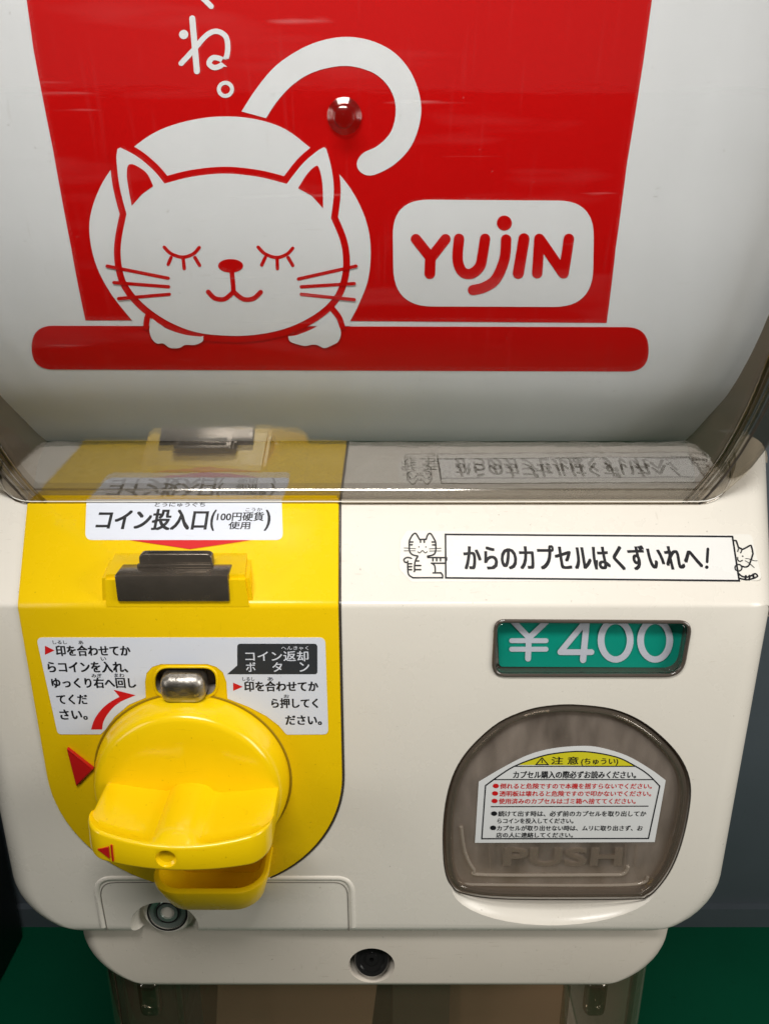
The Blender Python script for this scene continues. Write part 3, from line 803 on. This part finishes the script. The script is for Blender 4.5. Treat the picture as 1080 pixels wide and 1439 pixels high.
# warning label
lb = Sheet(FF, OW, SW)
arcp = spline([(205, 222), (300, 166), (400, 116), (500, 89), (620, 79), (700, 88), (800, 120), (890, 172), (950, 216)], False, 5)
lb.add(arcp+[(906, 462), (190, 465)])
warn = lb.build('warning_label', .0004, M['warn'], mach, .0002)
arcb = spline([(232, 236), (290, 194), (345, 160), (420, 130), (500, 109), (620, 100), (750, 121), (830, 159), (880, 192), (926, 238)], False, 5)
t = Sheet(FF, OW, SW); t.add([p for p in arcb if p[1] < 160]); t.build('yellow_heading', .00045, M['warnyellow'], warn)
t = Sheet(FF, OW, SW)
t.add(*ring(arcb+[(881, 447), (217, 448)], 5)); 
t.line([(346, 159), (830, 159)], 4, cap0=False, cap1=False); t.line([(262, 212), (900, 212)], 4, cap0=False, cap1=False); t.line([(253, 320), (881, 318)], 4, cap0=False, cap1=False)
t.text('注 意', (495, 121, 602, 151), .015); t.text('(ちゅうい)', (613, 127, 760, 156), .012)
t.add(*ring([(433, 152), (481, 152), (457, 125)], 4)); t.line([(457, 134), (457, 144)], 4)
t.text('カプセル購入の際必ずお読みください。', (343, 178, 832, 207), .014)
for s_, b in (('続けて出す時は、必ず前のカプセルを取り出してか', (283, 337, 872, 359)), ('らコインを投入してください。', (280, 366, 582, 387)), ('カプセルが取り出せない時は、ムリに取り出さず、お', (278, 395, 858, 416)), ('店の人に連絡してください。', (275, 423, 580, 443))): t.text(s_, b, .012)
t.add(circ(266, 347, 12, 9)); t.add(circ(262, 404, 12, 9))
t.build('lettering', .0005, M['ink'], warn)
t = Sheet(FF, OW, SW)
for s_, b in (('倒れると危険ですので本機を揺すらないでください。', (290, 227, 895, 249)), ('透明板は壊れると危険ですので叩かないでください。', (288, 257, 892, 279)), ('使用済みのカプセルはゴミ箱へ捨ててください。', (285, 287, 830, 309))): t.text(s_, b, .012)
for c_ in ((273, 237), (270, 267), (268, 297)): t.add(circ(c_[0], c_[1], 12, 9))
t.build('red_lettering', .0005, M['redink'], warn)

# --- long sticker on the shelf
OS = (540, 730); SS = 2.0
lb = Sheet(SP, OS, SS); lb.add(rounded([(62, 32), (1030, 42), (1060, 172), (75, 176), (42, 140), (45, 60)], [10, 16, 16, 16, 10, 10]))
stk = lb.build('recycling_sticker', .0002, M['film'], mach, .0001)
t = Sheet(SP, OS, SS); t.add([(172, 45), (976, 50), (994, 172), (173, 164)]); 
t.build('sticker_panel', .00024, M['panelwhite'], stk)
t = Sheet(SP, OS, SS); t.add(*ring([(171, 43), (976, 49), (995, 173), (172, 165)], 5))
t.text('からのカプセルはくずいれへ', (224, 74, 886, 143), .016); t.line([(907, 84), (905, 120)], 8, smooth=False); t.add(circ(904, 135, 5))
t.build('lettering', .00030, M['ink'], stk)
OA = (540, 740); SA = 10.8
t = Sheet(SP, OA, SA); k = 24
for p in ([(500, 450), (430, 435), (385, 390), (375, 300), (378, 220), (420, 140), (460, 108), (490, 130), (530, 200)], [(630, 200), (650, 140), (680, 110), (710, 125), (755, 200), (775, 250), (775, 370), (745, 430), (650, 455)],
          [(505, 460), (470, 520), (455, 600), (455, 680), (435, 705), (412, 680), (410, 520), (400, 485), (340, 475), (295, 505), (310, 545), (340, 550)],
          [(352, 530), (355, 690), (375, 745), (430, 782)], [(710, 560), (760, 600), (770, 700)], [(850, 705), (878, 740), (878, 785)],
          [(505, 388), (535, 405), (575, 370), (615, 405), (645, 388)]): t.line(p, k if p[0][1] != 388 else 14)
for a, b in (((530, 200), (630, 200)), ((655, 475), (940, 478)), ((720, 562), (910, 562)), ((430, 782), (880, 782)), ((735, 708), (850, 708)), ((940, 478), (940, 515)),
             ((545, 205), (545, 245)), ((602, 205), (602, 245)), ((385, 240), (430, 240)), ((385, 282), (418, 282)), ((720, 240), (770, 240)), ((730, 284), (770, 284)),
             ((470, 528), (520, 528)), ((470, 597), (548, 597)), ((470, 660), (548, 660)), ((732, 490), (732, 525)), ((790, 490), (790, 525)), ((848, 490), (848, 525)), ((355, 570), (410, 570)), ((355, 615), (410, 615)), ((355, 660), (410, 660))): t.line([a, b], k, smooth=False)
for a, b in (((298, 330), (470, 342)), ((298, 374), (462, 374)), ((680, 345), (855, 334)), ((685, 378), (855, 376))): t.line([a, b], 11, smooth=False)
t.add(circ(522, 315, 11, n=12)); t.add(circ(627, 315, 11, n=12))
t.build('cat_drawing', .00034, M['ink'], stk)
OB = (1000, 740); SB = 13.5
t = Sheet(SP, OB, SB); k = 30
for p in ([(395, 275), (445, 275), (468, 330), (490, 395)], [(490, 400), (570, 440)], [(570, 440), (650, 400), (715, 365), (740, 390), (768, 520)], [(768, 520), (730, 640), (690, 740), (630, 775), (560, 760)],
          [(500, 900), (560, 950), (650, 965), (740, 935), (805, 900), (850, 935), (840, 960), (740, 1000), (650, 1015), (560, 1000), (510, 985)]): t.line(p, k)
t.add(*ring(circ(492, 788, 66, 62, 24), 26))
for a, b in (((630, 945), (625, 1010)), ((700, 940), (700, 1010)), ((770, 915), (780, 985))): t.line([a, b], 40, smooth=False)
for p in ([(500, 410), (478, 480)], [(560, 440), (535, 505)], [(478, 590), (480, 640), (520, 668), (565, 648)]): t.line(p, 22)
for p in ([(628, 615), (690, 620), (790, 655), (845, 655)], [(620, 655), (700, 705), (790, 785)]): t.line(p, 13)
t.add(circ(572, 570, 15, n=12))
t.build('cat_drawing', .00034, M['ink'], stk)

# ================================================================== clear upper case
XO = -.0045
def ucase(z): return .1595+.0150*(1-math.exp(-max(0, z-.031)/.026))
def ucard(z): return .1545+.0160*(1-math.exp(-max(0, z-.033)/.042))
zs = [.0310, .034, .037, .041, .046]+[.050+.01*i for i in range(36)]
def case_row(z, yoff=0):
    y = CASE.y(z)+yoff; u = ucase(z); r = .020; front = []
    return y, u, r
case = thing('case_root', '', 'x'); bpy.data.objects.remove(case)
# front pane (two faces 2 mm apart)
V, Fc = [], []; NX = 8
for h in (0, -.002):
    for z in zs:
        u = ucase(z); V += [CASE.P(XO-u+2*u*k/NX, z, h) for k in range(NX+1)]
n = NX+1; R_ = len(zs)
for s_ in (0, 1):
    for i in range(R_-1):
        for k in range(NX): f = (s_*R_*n+i*n+k, s_*R_*n+i*n+k+1, s_*R_*n+(i+1)*n+k+1, s_*R_*n+(i+1)*n+k); Fc.append(f if not s_ else f[::-1])
pane = link('clear_case', V, Fc, M['case'], mach, 40)
# rounded sides going back
for sg in (-1, 1):
    V, Fc = [], []
    for z in zs:
        y = CASE.y(z); u = ucase(z); r = .021
        cols = [(u+r*math.sin(PI/2*k/8), y+r*(1-math.cos(PI/2*k/8))) for k in range(9)]+[(u+r, .33)]
        for (x, yy) in cols:
            zz = z
            zf = min(TS*max(yy, .0448)+.0006, .0568)
            zz = z if z >= .09 else zf+(z-.031)*(.09-zf)/.059
            V.append((XO+sg*x, yy, zz))
    for i in range(len(zs)-1):
        for k in range(9): Fc.append((i*10+k, i*10+k+1, (i+1)*10+k+1, (i+1)*10+k))
    link('case_side', V, Fc, M['caseside'], pane, 40)
    # moulded ribs down the corner of the case
    for (du, h, wd_, key) in ((-.0065, .0004, .0011, 'rib'), (-.0042, .0004, .0007, 'rim'), (-.0015, .0003, .0010, 'rim')):
        pts = []
        for z in zs:
            u = ucase(z)+du; y = CASE.y(z); ex = max(0, du)
            pts.append((XO+sg*u, y-h+ex*ex/(.042), z+.0012))
        tube('case_rib', pts, wd_, M[key], pane, 8)
    pts = [(XO+sg*(ucase(z)+.0012), CASE.y(z)-.0002, z+.0004) for z in zs]
    tube('case_gasket', pts, .0006, M['dark_edge'], pane, 6)
    # inner wall behind the rib, seen dark through the plastic
    V, Fc = [], []
    for z in zs:
        u = ucard(z)-.0008; yc = CARD.y(max(z, .043)); zf = max(z, .043); ue = ucase(z)-.0008; V += [(XO+sg*u, yc+.001, zf), (XO+sg*ue, CASE.y(z)+.0045, z+.001)]
    for i in range(len(zs)-1): Fc.append((i*2, i*2+1, i*2+3, i*2+2))
    link('card_holder', V, Fc, M['holder'], pane, 40)
# lower rim of the case
ub = ucase(.0310)
pts = []
for k in range(9): a = PI/2*(8-k)/8; pts.append((-(ub+.021*math.sin(a)), .0448+.021*(1-math.cos(a))))
pts += [(-ub+2*ub*k/10, .0448) for k in range(1, 10)]
for k in range(9): a = PI/2*k/8; pts.append((ub+.021*math.sin(a), .0448+.021*(1-math.cos(a))))
def rimstrip():
    V, Fc = [], []
    for (x, y) in pts:
        zb = TS*y+.0003
        for dy, dz in ((.0010, 0), (-.0006, 0), (-.0010, .0005), (-.0044, .0080), (-.0040, .0086), (-.0020, .0086)):
            V.append((XO+x*(1-dy*.5), y+dy, min(zb, .0563)+dz))
    for i in range(len(pts)-1):
        for k in range(5): Fc.append((i*6+k, i*6+k+1, (i+1)*6+k+1, (i+1)*6+k))
    return link('case_rim', V, Fc, M['rim'], pane, 30)
rimstrip()
tube('case_seam', [(XO+x*1.001, y-.0016, min(TS*y, .056)+.0018) for x, y in pts], .00028, M['film'], pane, 6)  # seam drawn pale, the rim's highlight put into its colour
tube('case_seam', [(XO+x*1.001, y-.0008, min(TS*y, .056)+.0004) for x, y in pts], .0004, M['rim'], pane, 6)
V, Fc = [], []
for k in range(6): y = .0466+.0066*k; z = .0339+(y-.0466)*.76; u = ucase(z)-.0006; V += [(XO-u, y, z), (XO+u, y, z), (XO-u, y, z-.0006), (XO+u, y, z-.0006)]
for k in range(5): Fc += [(4*k, 4*k+1, 4*k+5, 4*k+4), (4*k+2, 4*k+6, 4*k+7, 4*k+3)]
link('case_tray', V, Fc, M['tray'], pane, 30)
# lid on top of the case
rbox('case_lid', (XO, .150, .425), (.43, .37, .045), .012, M['cream'], pane, 5)
# clear peg that holds the card
pg = CARD.uv(484, 163); pp = CARD.P(pg[0], pg[1], 0); ppn = CARD.n(pg[1])
lathe('card_peg', [(.0062, .0004), (.0062, .0012), (.0042, .0022), (.0034, .0045), (.0036, .0055), (.0040, .0062), (.0037, .0074), (.0024, .0081), (.0003, .0083)], pp, ppn, M['peg'], pane, 32)

# ================================================================== display card
card = thing('display_card', 'curved white display card with red banner and sleeping cat emblem inside the clear case', 'display card')
V, Fc = [], []; zc_ = [.040+.004*i for i in range(77)]
for h in (0, -.0008):
    for z in zc_:
        u = ucard(z); V += [CARD.P(XO-u+2*u*k/6, z, h) for k in range(7)]
n = 7; R_ = len(zc_)
for s_ in (0, 1):
    for i in range(R_-1):
        for k in range(6): f = (s_*R_*n+i*n+k, s_*R_*n+i*n+k+1, s_*R_*n+(i+1)*n+k+1, s_*R_*n+(i+1)*n+k); Fc.append(f if not s_ else f[::-1])
link('card_sheet', V, Fc, M['card'], card, 60)
CUT = .003
L1, L2, L3, L4 = .00015, .0003, .00045, .0006
t = Sheet(CARD); t.add([(4, -200), (16, -120), (38, 0), (48, 72), (75, 210), (100, 345), (120.5, 450), (186, 450), (492, 451), (851.5, 453.5), (864, 350), (880, 230), (904, 80), (915, 0), (928, -120), (936, -200)])
t.build('banner', L1, M['red'], card, 0, CUT)
t = Sheet(CARD); t.add(rounded([(45, 457.5), (910, 459.5), (911, 522), (45, 519)], 31, 10)); t.build('ledge_bar', L1, M['red'], card, 0, CUT)
O1 = (0, 0); S1 = 2.0
cat = Sheet(CARD, O1, S1)
# body, tail
el = [(646+395*math.cos(a), 690+363*math.sin(a)) for a in [PI*k/60 for k in range(-72, 13)]]
bodyp = spline([(372, 900), (310, 820), (268, 735), (252, 640), (268, 560), (310, 480), (378, 412), (450, 365), (540, 337), (630, 327), (720, 335), (800, 362), (868, 412), (930, 465), (985, 530), (1025, 610), (1041, 690), (1035, 780), (1010, 850), (984, 901)], False, 5)
cat.add(bodyp+[(984, 915), (372, 915)])
tail_o = spline([(679, 313), (720, 250), (775, 185), (850, 135), (920, 110), (985, 104), (1050, 117), (1110, 150), (1155, 205), (1180, 275), (1180, 340), (1155, 410), (1110, 460), (1060, 488), (1030, 492), (1008, 478), (1003, 455), (1020, 430), (1060, 410), (1095, 375), (1110, 330), (1108, 280), (1085, 235), (1045, 203), (985, 186), (925, 190), (865, 210), (815, 245), (775, 290), (748, 332)], False, 5)
cat.add(tail_o)
emb = cat.build('cat_emblem', L2, M['print'], card, 0, CUT)
head = spline([(357, 600), (338, 525), (329, 450), (332, 418)], False, 5)+spline([(340, 414), (385, 438), (430, 475), (464, 515)], False, 5)+spline([(464, 515), (540, 496), (632, 487), (725, 496), (806, 516)], False, 5)[1:]+spline([(806, 516), (850, 460), (890, 425), (911, 413)], False, 5)[1:]+spline([(917, 418), (932, 475), (938, 540), (930, 612)], False, 5)+spline([(930, 612), (957, 680), (964, 745), (952, 805), (924, 849), (873, 889), (800, 922), (715, 939), (635, 941), (550, 931), (470, 899), (402, 850), (359, 796), (343, 740), (342, 680), (357, 600)], False, 5)[1:-1]
t = Sheet(CARD, O1, S1); t.add(grow(head, 19)); t.line([(432, 868), (416, 888), (411, 918)], 16); t.line([(930, 862), (952, 890), (962, 918)], 16)
t.build('outline', L3, M['red'], emb, 0, CUT)
t = Sheet(CARD, O1, S1); t.add(head)
t.add(spline([(429, 893), (421, 922), (427, 948), (442, 963), (460, 963), (478, 975), (503, 976), (522, 967), (548, 967), (570, 957), (572, 942)], False, 5)+spline([(565, 944), (518, 938), (466, 920), (429, 893)], False, 4))
t.add(spline([(932, 892), (951, 912), (958, 935), (950, 958), (933, 968), (912, 976), (893, 968), (878, 966), (858, 970), (835, 965), (815, 957), (810, 943)], False, 5)+spline([(830, 941), (874, 924), (932, 892)], False, 4))
t.build('face', L4, M['print'], emb, 0, CUT)
t = Sheet(CARD, O1, S1)
t.add(spline([(372, 577), (360, 510), (359, 475), (366, 461), (385, 465), (415, 487), (432, 522)], False, 5)+[(400, 545)])
t.add(spline([(838, 528), (862, 490), (884, 468), (896, 470), (906, 515), (908, 584)], False, 5)+[(876, 549)])
for p in ([(463, 693), (482, 711), (514, 721), (544, 712), (561, 694)], [(726, 693), (746, 712), (778, 722), (806, 713), (823, 696)]): t.line(p, 9.5)
for a, b in (((482, 722), (474, 741)), ((516, 726), (519, 753)), ((549, 722), (562, 744)), ((746, 722), (736, 743)), ((779, 726), (780, 753)), ((810, 722), (823, 744)),
             ((303, 746), (474, 780)), ((322, 792), (475, 804)), ((335, 837), (477, 825)), ((839, 782), (1000, 746)), ((847, 804), (995, 795)), ((847, 825), (995, 840))): t.line([a, b], 9.5, smooth=False)
t.add(circ(649, 745, 35, 19)); t.line([(652, 760), (655, 790), (657, 818)], 13); t.line([(657, 818), (632, 838), (605, 836), (586, 818)], 13); t.line([(657, 818), (684, 838), (712, 837), (733, 819)], 13)
t.build('features', L4+.0001, M['red'], emb, 0, CUT)
t = Sheet(CARD, O1, S1)
t.line([(541, 52), (547, 120), (554, 200)], 17); t.add(circ(517, 97, 13, n=20)); t.line([(510, 178), (545, 140), (580, 100), (610, 88), (636, 105), (640, 145), (628, 178), (604, 190), (588, 178), (600, 162), (625, 168), (650, 188)], 15)
t.add(circ(634, 251, 24), circ(634, 251, 13)); t.line([(560, -14), (578, 2), (594, 18)], 15)
t.build('lettering', L2, M['print'], card, 0, CUT)
OC = (540, 0)
t = Sheet(CARD, OC, S1); t.add(rounded([(22, 560), (588, 564), (584, 862), (26, 860)], [100, 100, 110, 110], 12)); lp = t.build('logo_plate', L2, M['print'], card, 0, CUT)
t = Sheet(CARD, OC, S1); wd = 29
t.line([(88, 671), (130, 724)], wd, smooth=False); t.line([(171, 671), (130, 724)], wd, smooth=False); t.line([(129, 715), (127, 768)], wd+1, smooth=False)
t.line([(209, 670), (205, 728), (218, 762), (243, 768), (267, 748), (275, 715), (282, 670)], wd); t.add(circ(336, 626, 21))
t.line([(341, 672), (336, 728), (312, 783), (280, 806), (248, 814)], wd); t.line([(391, 670), (375, 767)], wd+2, smooth=False)
t.line([(434, 670), (428, 767)], wd, smooth=False); t.line([(436, 672), (499, 764)], wd, smooth=False); t.line([(517, 670), (502, 767)], wd, smooth=False)
t.build('lettering', L3, M['red'], lp, 0, CUT)

# ================================================================== lower machine
low = thing('capsule_machine', 'lower capsule machine under the cream one, smoky clear case with cream cover strip', 'vending machine')
ZL0, ZL1, YL = -.1780, -.2385, .007
WL, RL = .1595, .036
def wlip(z):
    k = ZL1+RL-z
    return WL if k <= 0 else WL-RL+math.sqrt(max(0, RL*RL-k*k))
pr = path_profile([(.34, ZL0), (YL, ZL0), (YL, ZL1), (.34, ZL1)], [0, .0035, .004, 0], 5)
outp = []
for i, st in enumerate(pr):
    outp.append(st)
    if i+1 < len(pr):
        (a, _), (b, _) = st, pr[i+1]
        if abs(a[0]-YL) < 1e-5 and abs(b[0]-YL) < 1e-5 and a[1]-b[1] > .02:
            for k in range(0, 12):
                z = ZL1+RL-RL*math.sin(PI/2*k/12)
                if b[1]+.0004 < z < a[1]-.0004: outp.append(((YL, z), lambda d, z=z: (YL+d, z)))
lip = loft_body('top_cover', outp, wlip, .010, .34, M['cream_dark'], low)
LF = Front(YL)
l2 = LF.uv(522, 1357)
cu = lathe('cutter', [(.0120, -.012), (.0105, .003), (.0001, .0031)], (l2[0], YL+.0005, l2[1]), (0, 1, 0), None, None, 40)
cu2 = lathe('cutter', [(.0125, -.012), (.0125, .0005), (.0100, .009), (.0001, .0091)], (l2[0], YL, l2[1]), (0, 1, 0), None, None, 40)
carve(lip, [cu2])
for c in (cu, cu2): bpy.data.objects.remove(c)
lathe('lock', [(.0096, -.006), (.0096, .0040), (.0088, .0050), (.0070, .0048), (.0066, .0036), (.0034, .0034), (.0032, .0046), (.0012, .0046), (.0010, .0020), (.0001, .0020)], (l2[0], YL+.006, l2[1]+.0006), (0, -.93, .36), M['lockblack'], low, 40)
# clear case of the lower machine
def rshell(name, w_, y0, y1, r, z0, z1, mat, parent, nz=2):
    c = [(-w_, y1), (-w_, y0+r)]+[(-w_+r-r*math.cos(PI/2*k/10), y0+r-r*math.sin(PI/2*k/10)) for k in range(1, 11)]
    c = c+[(-a, b) for a, b in c[::-1]]; m_ = len(c); V = []; Fc = []
    for i in range(nz): V += [(a, b, z0+(z1-z0)*i/(nz-1)) for a, b in c]
    for i in range(nz-1):
        for k in range(m_-1): Fc.append((i*m_+k, i*m_+k+1, (i+1)*m_+k+1, (i+1)*m_+k))
    return link(name, V, Fc, mat, parent, 40)
lc = rshell('clear_case', .1635, .012, .33, .040, ZL1-.001, -.46, M['lowcase'], low)
rshell('inner_wall', .1560, .017, .33, .036, ZL1-.001, -.46, M['lowcase'], lc)
rbox('case_flange', (0, .025, ZL1-.0035), (.255, .018, .005), .0015, M['holder'], lc, 3)
for x_ in (-.128, .1245):
    rbox('case_peg', (x_, .0155, ZL1-.016), (.0125, .009, .026), .0042, M['rim'], lc, 4)
    tube('case_rib', [(x_+math.copysign(.016, -x_), .017, ZL1-.002), (x_+math.copysign(.016, -x_), .017, -.45)], .0022, M['rim'], lc, 8)
    tube('case_rib', [(x_+math.copysign(.033, x_), .045, ZL1-.002), (x_+math.copysign(.033, x_), .045, -.45)], .0020, M['rib'], lc, 8)
rbox('lower_body', (0, .17, -.525), (.33, .30, .128), .012, M['cream'], low, 4)
dk = rbox('cardboard_tab', (.028, .050, -.345), (.036, .003, .21), .0008, M['holder'], None, 2)
dk['label'] = 'dark brown cardboard tab between the two leaflets inside the lower clear case'; dk['category'] = 'cardboard'
brd = rbox('cardboard_insert', (-.005, .075, -.35), (.225, .004, .22), .001, M['cardboard'], None, 2)
brd['label'] = 'brown cardboard sheet standing inside the lower clear case'; brd['category'] = 'cardboard'
for nm, c_, s_, lab, r_ in (('leaflet', (-.055, .055, -.345), (.10, .002, .20), 'pale tan leaflet on the left inside the lower clear case', .10), ('leaflet', (.085, .055, -.345), (.075, .002, .20), 'pale tan leaflet on the right inside the lower clear case', -.08)):
    o = rbox(nm, c_, s_, .0008, M['leaflet'], None, 2, Matrix.Rotation(r_, 3, 'Y')); o['label'] = lab; o['category'] = 'leaflet'
